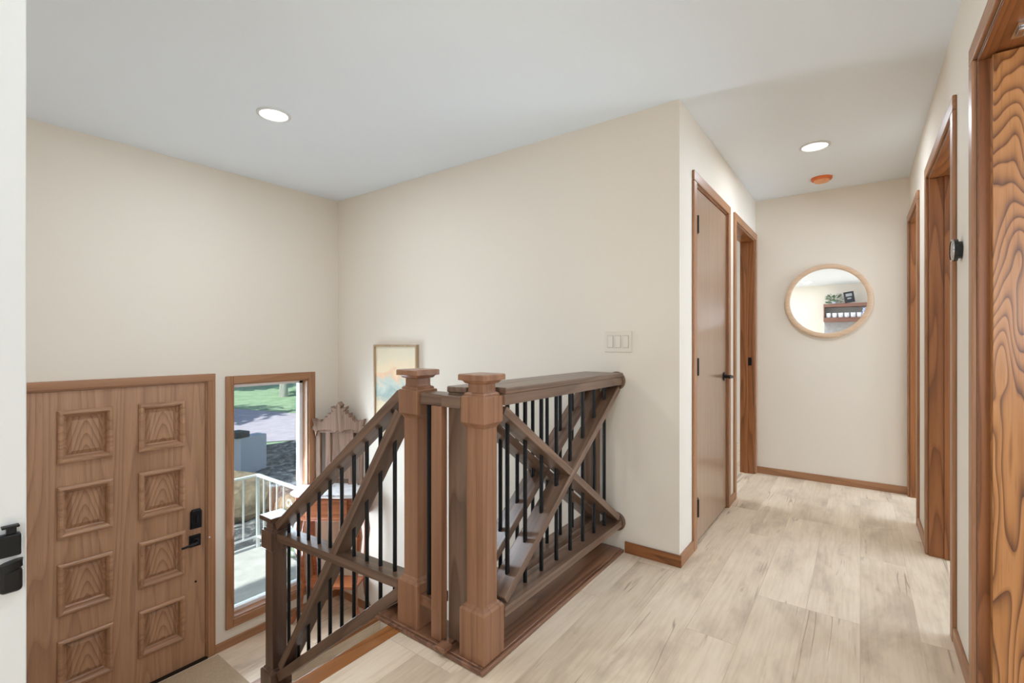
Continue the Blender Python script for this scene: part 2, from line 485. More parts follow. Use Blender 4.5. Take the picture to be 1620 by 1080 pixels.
# front door
d1 = thing('door_1', 'eight-panel oak front door with black lock on the lower landing', 'door', (XD, .98, ZL), kind='structure')
casing(d1, 1, XD, FD[0], FD[1], FD[3], ('oakZ', 'oakY'), .052, .016, ZL)
jamb(d1, XD - .14, XD, FD[0], FD[1], FD[3], ('oakZ', 'oakY'), .010, ZL)
ys = [.526, .659, .904, 1.047, 1.298, 1.431]
rows = [(.459, .761), (.017, .311), (-.437, -.144), (-.887, -.594)]
xl0, xl1 = XD - .052, XD - .006
mb = wall_with_holes('X', xl0, xl1, ys[0], ys[5], ZL + .012, .880, [(a, b, r[0], r[1]) for a, b in ((ys[1], ys[2]), (ys[3], ys[4])) for r in rows])
mb.build('door_leaf', 'front', d1)
def rect_x(x, y0, y1, z0, z1): return [(x, y0, z0), (x, y1, z0), (x, y1, z1), (x, y0, z1)]
for a, b in ((ys[1], ys[2]), (ys[3], ys[4])):
    for r in rows:
        prof = [(-.006, 0), (-.006, .014), (.002, .022), (.012, .023), (.020, .015), (.026, .004), (.028, -.014), (.034, -.020), (.040, -.022)]
        rings = [rect_x(xl1 + h, a + i, b - i, r[0] + i, r[1] - i) for i, h in prof]
        p = MB().loops(rings, False).build('panel_moulding', 'mouldY', d1)
        q = MB().loops([rect_x(xl1 - .026, a + .034, b - .034, r[0] + .034, r[1] - .034), rect_x(xl1 - .021, a + .038, b - .038, r[0] + .038, r[1] - .038),
                        rect_x(xl1 - .008, a + .060, b - .060, r[0] + .060, r[1] - .060)]).build('panel_field', 'panel', d1)
# hardware
x = xl1
db = MB().loops([[(x + h, 1.372 + w * cy, -.078 + hh * cz) for cy, cz in ((-1, -1), (1, -1), (1, .72), (.72, 1), (-.72, 1), (-1, .72))] for h, w, hh in ((0, .036, .068), (.014, .036, .068), (.022, .030, .060))]).build('deadbolt', 'black', d1, .003)
MB().box(x + .022, x + .030, 1.366, 1.378, -.10, -.05).build('thumb_turn', 'black', db, .002)
lv = MB().box(x, x + .012, 1.330, 1.402, -.272, -.190).build('door_lever', 'black', d1, .003)
MB().lathe([(.024, x + .012), (.022, x + .020), (.012, x + .022), (.011, x + .05), (.012, x + .058)], 20, 'X', (0, 1.366, -.231)).build('lever_hub', 'black', lv, smooth=True)
MB().tube([(x + .052, 1.366, -.231), (x + .056, 1.34, -.238), (x + .054, 1.30, -.244), (x + .052, 1.268, -.246)], [.009, .009, .008, .007]).build('lever_arm', 'black', lv, smooth=True)
MB().lathe([(.007, x), (.007, x + .004)], 12, 'X', (0, 1.372, -.525)).build('lower_bolt', 'bronze', d1)
MB().lathe([(.006, XD + .016), (.005, XD + .021)], 12, 'X', (0, 1.452, -.232)).build('alarm_contact', 'white', d1)
box('threshold', 'bronze', d1, XD - .12, XD + .02, FD[0], FD[1], ZL, ZL + .011, .003)

# tall window
w1 = thing('window_1', 'tall narrow window beside the oak front door', 'window', (XD, 1.918, -1), kind='structure')
box('window_frame', 'oakZ', w1, XD, XD + .016, 1.563, WD[0], -.963, .918, .004)
box('window_frame', 'oakZ', w1, XD, XD + .016, WD[1], 2.276, -.963, .918, .004)
box('window_frame', 'oakY', w1, XD, XD + .016, WD[0], WD[1], WD[3], .918, .004)
box('window_frame', 'oakY', w1, XD, XD + .016, WD[0], WD[1], -.963, WD[2], .004)
for y0, y1, z0, z1, m in ((WD[0], WD[0] + .012, WD[2], WD[3], 'oakZ'), (WD[1] - .012, WD[1], WD[2], WD[3], 'oakZ'), (WD[0], WD[1], WD[3] - .012, WD[3], 'oakY'), (WD[0], WD[1], WD[2], WD[2] + .012, 'oakY')):
    box('reveal', m, w1, XD - .075, XD, y0, y1, z0, z1, .002)
a, b, c, d = WD[0] + .006, WD[1] - .006, WD[2] + .006, WD[3] - .006
sf = MB()
for q in ((a, a + .032, c, d), (b - .032, b, c, d), (a, b, d - .032, d), (a, b, c, c + .032)):
    sf.box(XD - .125, XD - .076, q[0], q[1], q[2], q[3])
sash = sf.build('sash', 'vinyl', w1)
MB().box(XD - .104, XD - .100, a + .03, b - .03, c + .03, d - .03).build('pane', 'glass', sash)

# hall doors
d2 = thing('door_2', 'closed flat grey-brown hall door with three black hinges', 'door', (XC, 3.2, 0), kind='structure')
casing(d2, 1, XC, 2.79, 3.60, 2.08, ('oakZ', 'oakY'))
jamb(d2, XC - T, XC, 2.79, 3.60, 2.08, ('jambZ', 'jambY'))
box('door_leaf', 'slab', d2, XC - .046, XC - .004, 2.805, 3.585, .012, 2.064, .002)
for z in (1.847, 1.031, .222):
    hg = MB(); hg.cyl(.008, (XC + .010, 2.812, z - .05), (XC + .010, 2.812, z + .05)); hg.box(XC - .005, XC + .001, 2.812, 2.862, z - .045, z + .045)
    hg.build('hinge', 'black', d2)
hd = MB().lathe([(.030, XC - .004), (.030, XC + .004), (.012, XC + .006), (.011, XC + .05)], 20, 'X', (0, 3.515, .935)).build('door_handle', 'black', d2, smooth=True)
MB().tube([(XC + .050, 3.515, .935), (XC + .056, 3.48, .935), (XC + .054, 3.41, .935)], [.010, .009, .007]).build('lever', 'black', hd, smooth=True)

d3 = thing('door_3', 'open doorway at the far left end of the hall', 'doorway', (XC, 4.27, 0), kind='structure')
casing(d3, 1, XC, 3.86, 4.672, 2.08, ('oakZ', 'oakY'))
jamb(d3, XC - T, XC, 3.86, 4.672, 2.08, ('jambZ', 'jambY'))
box('door_stop', 'jambZ', d3, XC - .085, XC - .05, 4.650, 4.660, 0, 2.068, .002)
st = MB().box(XC - .048, XC - .020, 4.656, 4.660, .965, 1.035).build('strike_plate', 'black', d3)
d4 = thing('door_4', 'doorway on the right beside the end wall', 'doorway', (XF, 4.33, 0), kind='structure')
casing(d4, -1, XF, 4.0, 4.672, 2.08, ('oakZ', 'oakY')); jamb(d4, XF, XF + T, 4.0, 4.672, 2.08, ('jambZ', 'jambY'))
d5 = thing('door_5', 'middle doorway on the right of the hall', 'doorway', (XF, 3.0, 0), kind='structure')
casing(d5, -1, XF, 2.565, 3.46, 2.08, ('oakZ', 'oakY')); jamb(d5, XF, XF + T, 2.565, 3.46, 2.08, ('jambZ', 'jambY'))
box('door_stop', 'jambZ', d5, XF + .062, XF + .098, 3.436, 3.448, 0, 2.068, .002)
d6 = thing('door_6', 'open door with bold oak grain at the right edge', 'door', (XF, 1.7, 0), kind='structure')
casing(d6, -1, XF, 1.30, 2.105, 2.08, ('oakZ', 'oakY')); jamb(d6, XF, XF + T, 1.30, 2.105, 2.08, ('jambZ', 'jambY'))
box('door_leaf', 'grain', d6, XF + .026, XF + .80, 2.052, 2.090, .012, 2.060, .002)
ct = MB().box(XF + .052, XF + .080, 1.90, 1.99, 2.062, 2.068).build('catch_plate', 'chrome', d6)
MB().box(XF + .058, XF + .074, 1.925, 1.965, 2.054, 2.062).build('catch', 'chrome', ct, .002)

# baseboards
def bb(name, mat, *boxes):
    mb = MB()
    for q in boxes: mb.box(*q)
    return struct(name, mb, mat, bevel=.003)
hB, tB = .060, .012
bb('baseboard_end', 'oakX', (XC, XF, YE - tB, YE, 0, hB))
bb('baseboard_back', 'jambX', (-1.058, XC + tB, YC - tB, YC, 0, .062))
bb('baseboard_hall', 'oakY', (XC, XC + tB, YC, 2.732, 0, .062), (XC, XC + tB, 3.658, 3.802, 0, hB))
bb('baseboard_right', 'oakY', (XF - tB, XF, 2.163, 2.507, 0, hB), (XF - tB, XF, 3.518, 3.942, 0, hB))
bb('baseboard_front', 'oakY', (XD, XD + tB, 1.494, YC, ZL, ZL + .062))
bb('baseboard_landing', 'oakX', (XD + tB, -3.2, YC - tB, YC, ZL, ZL + .062))

# ---- stairs
def stairs(name, label, x0, step, n, z0, rise, y0, y1, sgn):
    st = thing(name, label, 'stairs', (x0, (y0 + y1) / 2, z0 - n * rise))
    nz = MB().box(x0 - sgn * .003 if sgn < 0 else x0, x0 + .075, y0, y1, z0 - .03, z0 + .002)
    for k in range(n):
        xa = x0 + sgn * step * k; xb = x0 + sgn * step * (k + 1); zt = z0 - rise * (k + 1)
        ra, rb = (xa + .018, xa + .036) if sgn < 0 else (xa - .036, xa - .018)
        box('riser', 'white', st, ra, rb, y0, y1, zt, z0 - rise * k - .03, 0)
        lo, hi = sorted((xb + (.06 if sgn < 0 else -.06), xa + (.036 if sgn < 0 else -.036)))
        if k < n - 1:
            box('tread', 'floor', st, lo, hi, y0, y1, zt - .03, zt, 0)
            box('stair_nosing', 'nose', st, *sorted((xb, xb + (.06 if sgn < 0 else -.06))), y0, y1, zt - .03, zt, .006)
    box('stair_nosing', 'nose', st, *sorted((x0, x0 - sgn * .075)), y0, y1, z0 - .03, z0 + .003, .006)
    return st
stairs('staircase', 'upper flight with wood nosings climbing from the landing', -1.576, .25, 6, 0, 1.1 / 6, .152, 1.42, -1)
stairs('staircase', 'lower flight going down beneath the hall railing', -3.2 + .001, .25, 8, ZL, 1.5 / 8, 1.425, 2.504, 1)
struct('wall_stringer', MB().box(-2.85, -1.31, 1.36, 1.42, -2.6, -1.12), 'wall')

# ---- railing round the stair opening
def square(c, s, z): return [(c[0] - s, c[1] - s, z), (c[0] + s, c[1] - s, z), (c[0] + s, c[1] + s, z), (c[0] - s, c[1] + s, z)]
def newel(par, c, zb, z1, zt, mat, cap_mat):
    """zb foot, z1 top of the base block, zt top of the cap"""
    pr = [(.059, zb), (.059, z1), (.056, z1 + .005), (.052, z1 + .009), (.049, z1 + .009), (.044, z1 + .018), (.040, z1 + .020),
          (.040, zt - .198), (.043, zt - .196), (.0435, zt - .193), (.056, zt - .178), (.056, zt - .083), (.054, zt - .081), (.047, zt - .0808), (.047, zt - .074), (.044, zt - .070), (.0375, zt - .068), (.036, zt - .060), (.036, zt - .036)]
    p = MB().loops([square(c, s, z) for s, z in pr]).build('newel_post', mat, par, .0015, flat=True)
    cp = [(.040, zt - .036), (.046, zt - .033), (.050, zt - .027), (.054, zt - .024), (.063, zt - .023), (.063, zt - .003), (.060, zt)]
    MB().loops([square(c, s, z) for s, z in cp]).build('post_cap', cap_mat, p, .0015, flat=True)
    return p
def rod(par, x, y, z0, z1, r=.0092):
    return MB().cyl(r, (x, y, z0), (x, y, z1), 10).build('baluster', 'baluster', par, smooth=True)

g = thing('stair_guard', 'double walnut railing with two newels and cross braces at the hall edge', 'railing', (-1.13, 1.9, 0))
A, B = (-1.133, 1.350), (-1.486, 1.357)
newel(g, A, .020, .193, 1.056, 'post', 'post')
newel(g, B, .020, .193, 1.060, 'post', 'post')
NEAR, FAR = (-1.165, -1.075), (-1.295, -1.205)
# handrail caps and rails
box('cap_rail', 'railY', g, -1.196, -1.062, 1.407, 2.488, .978, 1.002, .005)
box('cap_rail', 'railY', g, -1.300, -1.1965, 1.335, 2.488, .978, 1.002, .005)
box('top_rail', 'railY', g, NEAR[0], NEAR[1] + .008, 1.407, 2.488, .936, .978)
box('top_rail', 'railY', g, FAR[0], FAR[1], 1.392, 2.44, .936, .978)
box('bottom_rail', 'railY', g, NEAR[0], NEAR[1] + .005, 1.410, 2.488, .142, .178)
box('bottom_rail', 'railY', g, FAR[0], FAR[1], 1.392, 2.44, .142, .178)
box('stile', 'railZ', g, FAR[0], FAR[1] + .02, 1.340, 1.392, .021, .978)
box('stile', 'railZ', g, FAR[0], FAR[1], 2.44, 2.492, .021, .978)
YB = [1.49, 1.613, 1.737, 1.863, 1.99, 2.118, 2.243, 2.365]
for (xa, xb), y0, y1 in ((NEAR, 1.412, 2.478), (FAR, 1.395, 2.438)):
    xm = (xa + xb) / 2; dp = xb - xa
    board('cross_brace', 'rail', g, (xm, y0 + .01, .198), (xm, y1 - .01, .916), dp, .034)
    board('cross_brace', 'rail', g, (xm, y0 + .01, .916), (xm, y1 - .01, .198), dp - .002, .034)
    for y in YB: rod(g, xm, y, .178, .936)
# wall rosettes
for z in (.955, .163):
    MB().lathe([(.052, 2.505), (.052, 2.497), (.047, 2.491), (.040, 2.490), (.036, 2.494), (.03, 2.489), (0.001, 2.489)], 32, 'Y', (-1.108, 0, z)).build('wall_rosette', 'railZ', g, smooth=True)
# short return between the two newels
box('top_rail', 'rail', g, -1.428, -1.296, 1.312, 1.400, .925, .970)
box('top_rail', 'rail', g, -1.296, -1.196, 1.300, 1.336, .925, .970)
box('bottom_rail', 'base', g, -1.428, -1.352, 1.312, 1.400, .118, .160)
box('stile', 'post', g, -1.350, -1.2955, 1.300, 1.334, .021, .925)
rod(g, -1.398, 1.337, .160, .925)
# plinth
box('plinth', 'base', g, -1.300, -1.075, 1.395, 2.494, .001, .021, .004)
box('plinth', 'base', g, -1.255, -1.075, 1.282, 1.395, .001, .020, .004)
box('plinth', 'base', g, -1.655, -1.265, 1.285, 1.425, .001, .020, .004)
for q in ((-1.075, -1.060, 1.268, 2.494), (-1.255, -1.075, 1.268, 1.282)):
    box('plinth_edge', 'base', g, *q, .001, .018, .004)
box('plinth_edge', 'base', g, -1.655, -1.265, 1.270, 1.285, .001, .018, .004)
box('plinth_block', 'base', g, -1.285, -1.235, 1.255, 1.300, .0205, .038, .003)

# descending panel along the stairs
h = thing('stair_handrail', 'walnut sloping railing with crossed braces beside the stairs, newel at its foot', 'railing', (-2.1, 1.37, -.92))
C = (-2.645, 1.356)
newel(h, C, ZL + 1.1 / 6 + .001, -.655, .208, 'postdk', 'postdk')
sl = .778
def zt(x): return .955 + sl * (x + 1.596)
def zb(x): return .136 + sl * (x + 1.581)
cs = math.cos(math.atan(sl))
def slope_board(name, fz, x0, x1, thick, dep, dz=0):
    o = thick / 2 / cs
    return board(name, 'rail', h, (x0, 1.370, fz(x0) - o), (x1, 1.370, fz(x1) - o), dep, thick)
slope_board('top_rail', zt, -2.585, -1.562, .042, .096)
slope_board('bottom_rail', zb, -2.575, -1.562, .046, .090)
board('cross_brace', 'rail', h, (-2.585, 1.370, .100), (-1.552, 1.370, .150), .090, .044)
board('cross_brace', 'rail', h, (-2.555, 1.370, -.610), (-1.575, 1.370, .880), .088, .042)
for i in range(10):
    x = -2.535 + .0985 * i
    rod(h, x, 1.370, zb(x) - .02, zt(x) - .03)

# ---- hall things
def recessed(x, y, label, power):
    t = thing('recessed_light', label, 'ceiling light', (x, y, H))
    MB().lathe([(.088, H), (.088, H - .004), (.074, H - .008), (.070, H - .003)], 32, 'Z', (x, y, 0), False).build('light_trim', 'white', t, smooth=True)
    MB().lathe([(.072, H - .0035), (.001, H - .0035)], 32, 'Z', (x, y, 0), False).build('light_lens', 'lamp', t)
    l = bpy.data.lights.new('lamp', 'AREA'); l.shape = 'DISK'; l.size = .14; l.energy = power; l.color = (.78, .885, 1)
    lo = bpy.data.objects.new('lamp_beam', l); COL.objects.link(lo); lo.location = (x, y, H - .012)
recessed(-2.630, 1.335, 'round recessed downlight above the entry landing', 18)
recessed(-.237, 3.625, 'round recessed downlight in the hall near the orange smoke detector', 13)
sd = thing('smoke_detector', 'orange covered round smoke detector on the hall ceiling', 'smoke detector', (-.240, 4.355, H))
MB().lathe([(.070, H), (.070, H - .012), (.064, H - .020)], 28, 'Z', (-.24, 4.355, 0)).build('cover', 'orange', sd, smooth=True)
MB().lathe([(.052, H - .0195), (.048, H - .034), (.03, H - .038), (.001, H - .038)], 28, 'Z', (-.24, 4.355, 0)).build('cap', 'orange2', sd, smooth=True)

# mirror
mr = thing('round_mirror', 'round wall mirror in a pale wood ring on the end wall', 'mirror', (-.222, YE, 1.515))
MB().lathe([(.268, YE), (.306, YE), (.308, YE - .006), (.306, YE - .026), (.300, YE - .030), (.274, YE - .030), (.268, YE - .026), (.268, YE)], 72, 'Y', (-.222, 0, 1.515), False).build('mirror_frame', 'ash', mr, smooth=True)
MB().lathe([(.270, YE - .010), (.270, YE - .016), (.001, YE - .016)], 72, 'Y', (-.222, 0, 1.515), False).build('mirror_glass', 'mirror', mr)

# switch plate
sw = thing('light_switch', 'white triple rocker light switch on the beige wall', 'switch', (-1.10, YC, 1.175))
box('wall_plate', 'plastic', sw, -1.182, -1.018, YC - .006, YC, 1.116, 1.234, .003)
for k in range(3):
    x = -1.146 + .046 * k
    s_ = box('rocker', 'plastic', sw, x - .0165, x + .0165, YC - .0095, YC - .006, 1.142, 1.208, .002)
    box('rocker_gap', 'plasticline', s_, x - .018, x + .018, YC - .0066, YC - .0061, 1.1405, 1.2095, 0)

# picture
pc = thing('wall_picture', 'pale watercolour in a thin wood frame on the landing wall', 'picture', (-2.993, YC, .42))
fr = MB()
for q in ((-3.253, -3.238, .42, 1.152), (-2.748, -2.733, .42, 1.152), (-3.238, -2.748, 1.137, 1.152), (-3.238, -2.748, .42, .435)):
    fr.box(q[0], q[1], YC - .028, YC - .002, q[2], q[3])
fr.build('picture_frame', 'thinframe', pc)
MB().box(-3.239, -2.747, YC - .016, YC - .010, .434, 1.138).build('canvas', 'art', pc)

# thermostat
th = thing('thermostat', 'round dark thermostat with steel ring on the right wall', 'thermostat', (XF, 2.40, 1.515))
MB().lathe([(.032, XF), (.032, XF - .010), (.041, XF - .012), (.041, XF - .024)], 32, 'X', (0, 2.40, 1.515)).build('body', 'darkglass', th, smooth=True)
MB().lathe([(.0415, XF - .0242), (.041, XF - .029), (.036, XF - .030)], 32, 'X', (0, 2.40, 1.515), False).build('ring', 'chrome', th, smooth=True)
MB().lathe([(.036, XF - .0285), (.001, XF - .029)], 32, 'X', (0, 2.40, 1.515), False).build('display', 'darkglass', th, smooth=True)

# gate latch on the white post
gl = thing('gate_latch', 'black metal gate latch on the white post at the left edge', 'latch', (-1.132, .138, .80))
X = -1.132
box('latch_body', 'black', gl, X, X + .016, .122, .1495, .822, .858, .003)
pn = MB().box(X + .003, X + .012, .132, .144, .858, .868).build('release_pin', 'black', gl, .001)
MB().box(X + .002, X + .014, .1265, .1475, .868, .872).build('pin_head', 'black', pn, .001)
MB().box(X, X + .016, .1235, .1515, .762, .802).build('keeper', 'black', gl, .007, seg=4)
MB().loops([[(X + .009 + .010 * math.sin(a), .1375 + .0145 * math.cos(a), z + .2 * (.0145 * math.cos(a))) for a in [2 * PI * k / 24 for k in range(24)]] for z in (.800, .812)]).build('keeper_cup', 'black', gl, smooth=True)

# door mat
rg = MB().box(XD + .04, -3.03, .30, 1.50, ZL + .0005, ZL + .010).build('door_mat', 'rug', None, .003)
tag(rg, 'flat tan woven mat on the landing by the front door', 'mat')

# ---- antique hall stand in the corner of the landing
RZ = math.radians(33)
hs = thing('hall_stand', 'antique carved hall stand with white marble shelf in the landing corner', 'hall stand', (-3.555, 2.335, ZL), rz=RZ)
def loc(mb, name, mat, par, **k): return mb.build(name, mat, par, keep=True, **k)
# legs
def cabriole(u, v, su):
    pts = [(u, v, .84), (u + su * .02, v - .015, .70), (u + su * .005, v - .005, .52), (u - su * .02, v + .01, .32), (u - su * .005, v - .005, .14), (u + su * .045, v - .03, .03), (u + su * .06, v - .04, .018)]
    return MB().tube(pts, [.030, .032, .024, .018, .015, .020, .018], 12)
for u, v, su in ((-.235, -.155, -1), (.235, -.155, 1), (-.235, .06, -1), (.235, .06, 1)):
    loc(cabriole(u, v, su), 'leg', 'antique2', hs, smooth=True)
loc(MB().box(-.22, .22, -.14, .05, .26, .285), 'lower_shelf', 'antique2', hs, bevel=.004)
loc(MB().box(-.265, .265, -.180, .09, .83, 1.03), 'apron', 'antique2', hs, bevel=.004)
dw = loc(MB().box(-.17, .17, -.195, -.180, .855, 1.005), 'drawer', 'antique2', hs, bevel=.004)
for u in (-.09, .09):
    rg_ = MB().lathe([(.018, -.196), (.018, -.200), (.006, -.202), (.006, -.212)], 14, 'Y', (u, 0, .93))
    loc(rg_, 'drawer_pull', 'bronze', dw, smooth=True)
mb = MB().loops([[(x * s, y * s - .04, z) for x, y in ((-.31, .13), (-.31, -.13), (-.25, -.175), (-.12, -.19), (.12, -.19), (.25, -.175), (.31, -.13), (.31, .13))] for s, z in ((.97, 1.03), (1, 1.037), (1, 1.052), (.985, 1.058))])
loc(mb, 'marble_shelf', 'marble', hs, smooth=True)
# uprights and back
for u in (-.185, .185):
    p = MB().loops([square((u, .07), s, z) for s, z in ((.026, 1.058), (.026, 1.10), (.018, 1.11), (.018, 1.52), (.026, 1.53), (.026, 1.57))])
    up = loc(p, 'upright', 'antique', hs, bevel=.003)
    s = 1 if u > 0 else -1
    hk = MB().tube([(u + s * .018, .055, 1.37), (u + s * .04, .03, 1.37), (u + s * .052, .0, 1.385)], [.006, .006, .012], 8)
    loc(hk, 'coat_hook', 'bronze', up, smooth=True)
for u in (-.10, .10):
    loc(MB().loops([square((u, .075), s_, z) for s_, z in ((.022, 1.058), (.022, 1.54))]), 'upright', 'antique', hs, bevel=.003)
loc(MB().box(-.08, .08, .066, .086, 1.10, 1.53), 'back_panel', 'antique', hs, bevel=.002)
loc(MB().box(-.205, .205, .045, .10, 1.50, 1.535), 'cross_rail', 'antique', hs, bevel=.003)
# carved pediment: half outline mirrored, given real thickness
half = [(0, 1.52), (.03, 1.505), (.06, 1.525), (.10, 1.53), (.15, 1.525), (.19, 1.515), (.20, 1.47), (.213, 1.52), (.238, 1.54), (.216, 1.565), (.232, 1.622), (.196, 1.600), (.165, 1.606), (.150, 1.592), (.128, 1.612), (.118, 1.640), (.100, 1.632), (.094, 1.668), (.066, 1.662), (.060, 1.690), (.034, 1.684), (.062, 1.700), (.066, 1.724), (.040, 1.716), (.016, 1.712), (.024, 1.735), (0, 1.762)]
out = [(u, z) for u, z in half] + [(-u, z) for u, z in half[-2:0:-1]]
pd = loc(MB().loops([[(u, .10, z) for u, z in out], [(u, .035, z) for u, z in out], [(u * .96, .025, 1.6 + (z - 1.6) * .95) for u, z in out]]), 'pediment', 'antique', hs)
sh_ = MB()
for k in range(-3, 4):
    a = k * .36
    sh_.tube([(0, .028, 1.545), (.045 * math.sin(a), .012, 1.545 + .045 * math.cos(a)), (.085 * math.sin(a), .024, 1.545 + .085 * math.cos(a))], [.008, .019, .010], 8)
loc(sh_, 'carved_shell', 'antique', pd, smooth=True)
for s in (-1, 1):
    sc = MB().tube([(s * .09, .022, 1.60), (s * .12, .014, 1.575), (s * .155, .014, 1.57), (s * .185, .016, 1.585), (s * .18, .016, 1.605), (s * .165, .018, 1.60)], [.012, .017, .017, .014, .011, .008], 8)
    loc(sc, 'carved_scroll', 'antique', pd, smooth=True)

# ---- kitchen seen in the mirror
struct('trim_2', MB().box(-.645, 1.1, -3.2, -3.19, .95, 1.62), 'tile')
kc = thing('open_cabinet', 'brown open kitchen cabinet holding white cups, seen in the mirror', 'cabinet', (.1, -3.05, 1.6))
box('cabinet_top', 'cabinet', kc, -.645, 1.0, -3.2, -2.87, 1.93, 2.0)
box('cabinet_shelf', 'cabinet', kc, -.645, 1.0, -3.2, -2.87, 1.61, 1.70)
box('cabinet_back', 'white', kc, -.625, .98, -3.2, -3.185, 1.70, 1.93, 0)
box('cabinet_side', 'cabinet', kc, -.645, -.625, -3.184, -2.88, 1.70, 1.93)
cupm = None
for k in range(6):
    x = -.555 + .108 * k
    if cupm is None:
        cp = MB().lathe([(.03, 1.701), (.042, 1.72), (.046, 1.80), (.043, 1.80), (.038, 1.72), (.001, 1.712)], 20, 'Z', (x, -2.95, 0), False).build('cup', 'cup', None, smooth=True)
        cupm = cp
    else:
        cp = cupm.copy(); COL.objects.link(cp); cp.location.x += .108 * k
    tag(cp, 'white cup in the row on the open cabinet shelf, seen in the mirror', 'cup', 'white cups on the cabinet shelf')
jg = MB().lathe([(.05, 1.701), (.07, 1.74), (.075, 1.80), (.055, 1.87), (.06, 1.90), (.05, 1.90), (.045, 1.87), (.001, 1.86)], 24, 'Z', (.10, -2.96, 0), False).build('patterned_jug', 'blueprint', None, smooth=True)
tag(jg, 'blue patterned jug at the end of the cup row in the mirror', 'jug')
pf_ = thing('picture_sign', 'small black framed print leaning on top of the cabinet, in the mirror', 'picture', (-.17, -2.99, 2.0))
R = Matrix.Translation((-.172, -2.94, 2.002)) @ Matrix.Rotation(math.radians(-8), 4, 'Y') @ Matrix.Rotation(math.radians(8), 4, 'X')
MB().box(-.09, .09, -.008, .008, .014, .25, R).build('sign_board', 'picblack', pf_)
MB().box(-.055, .055, .0085, .011, .15, .21, R).build('print', 'piclines', pf_)
MB().box(-.035, .035, .0085, .011, .09, .12, R).build('print', 'piclines', pf_)
pl = thing('potted_plant', 'small leafy green plant beside the print on the cabinet top', 'plant', (-.46, -3.05, 2.0))
MB().lathe([(.04, 2.0005), (.05, 2.05), (.045, 2.05), (.001, 2.045)], 16, 'Z', (-.46, -3.05, 0), False).build('pot', 'greybox', pl, smooth=True)
lf = MB()
for k in range(70):
    a = random.uniform(0, 2 * PI); r_ = random.uniform(.03, .12); zz = 2.05 + random.uniform(.0, .17)
    p = Vector((-.46 + r_ * math.cos(a), -3.05 + .35 * r_ * math.sin(a), max(2.02, zz - r_ * .3)))
    dv = Vector((math.cos(a), .35 * math.sin(a), random.uniform(-.3, .6))).normalized(); sv = dv.cross(Vector((0, .3, 1))).normalized()
    L_, w_ = .085, .026
    lf.add([p, p + dv * L_ * .5 + sv * w_, p + dv * L_, p + dv * L_ * .5 - sv * w_, p + dv * L_ * .5 + Vector((0, 0, .008))], [(0, 1, 4), (1, 2, 4), (2, 3, 4), (3, 0, 4)])
lf.build('leaves', 'fern', pl)

# ---- outdoors
ZG = -1.5
struct('terrain_lawn', MB().box(-60, -3.96, -40, 50, ZG - .3, ZG - .02), 'lawn')
rd = MB()
n = Vector((-.8, .6, 0)).normalized()
struct('terrain_driveway', MB().add([(-60, -8, ZG), (-13.0, 6.0, ZG), (-3, 22, ZG), (-3, 36, ZG), (-17, 9.5, ZG), (-60, -1.5, ZG)], [(0, 1, 4, 5), (1, 2, 3, 4)]), 'road')
md = MB()
N = 26
for i in range(N + 1):
    for j in range(N + 1):
        x = -12.2 + 6.2 * i / N; y = -1 + 9 * j / N
        md.v.append((x, y, ZG + .01 + random.uniform(0, .10) * (0 < i < N) * (0 < j < N)))
for i in range(N):
    for j in range(N):
        a = i * (N + 1) + j; md.f.append((a, a + 1, a + N + 2, a + N + 1))
struct('terrain_bed', md, 'mulch')
struct('stoop', MB().box(-5.78, XD - .165, .0, 2.80, ZG - .1, -1.22), 'concrete', bevel=.01)
def rock(name, c, r, sq, seed, label):
    random.seed(seed)
    bm = bmesh.new(); bmesh.ops.create_icosphere(bm, subdivisions=3, radius=1)
    dirs = [Vector((random.uniform(-1, 1), random.uniform(-1, 1), random.uniform(-1, 1))).normalized() for _ in range(14)]
    mb = MB()
    for v in bm.verts:
        d = min(1.0, min(.82 / max(.05, v.co.dot(q)) if v.co.dot(q) > .05 else 9 for q in dirs))
        p = v.co * d
        mb.v.append((c[0] + p.x * r * sq[0], c[1] + p.y * r * sq[1], c[2] + p.z * r * sq[2]))
    bm.verts.index_update()
    mb.f = [tuple(v.index for v in f_.verts) for f_ in bm.faces]; bm.free()
    o = mb.build(name, 'rock', None); tag(o, label, 'rock'); return o
rock('boulder', (-7.65, 3.30, ZG + .28), .62, (.8, 1.2, .75), 3, 'large tan boulder behind the stoop railing outside the window')
rock('boulder', (-7.0, 3.9, ZG + .15), .32, (1, 1, .7), 5, 'smaller tan rock lying right of the large boulder outside')
gb = thing('utility_box', 'pale grey utility box with dark lid on the garden bed outside', 'utility box', (-10.0, 4.55, ZG))
MB().box(-.14, .14, -.30, .26, .02, .78, Matrix.Translation((-10.0, 4.60, ZG)) @ Matrix.Rotation(math.radians(10), 4, 'Z')).build('box_body', 'greybox', gb, .01)
MB().box(-.16, .16, -.36, -.08, .78, .90, Matrix.Translation((-10.0, 4.56, ZG)) @ Matrix.Rotation(math.radians(10), 4, 'Z')).build('box_lid', 'darklid', gb, .01)

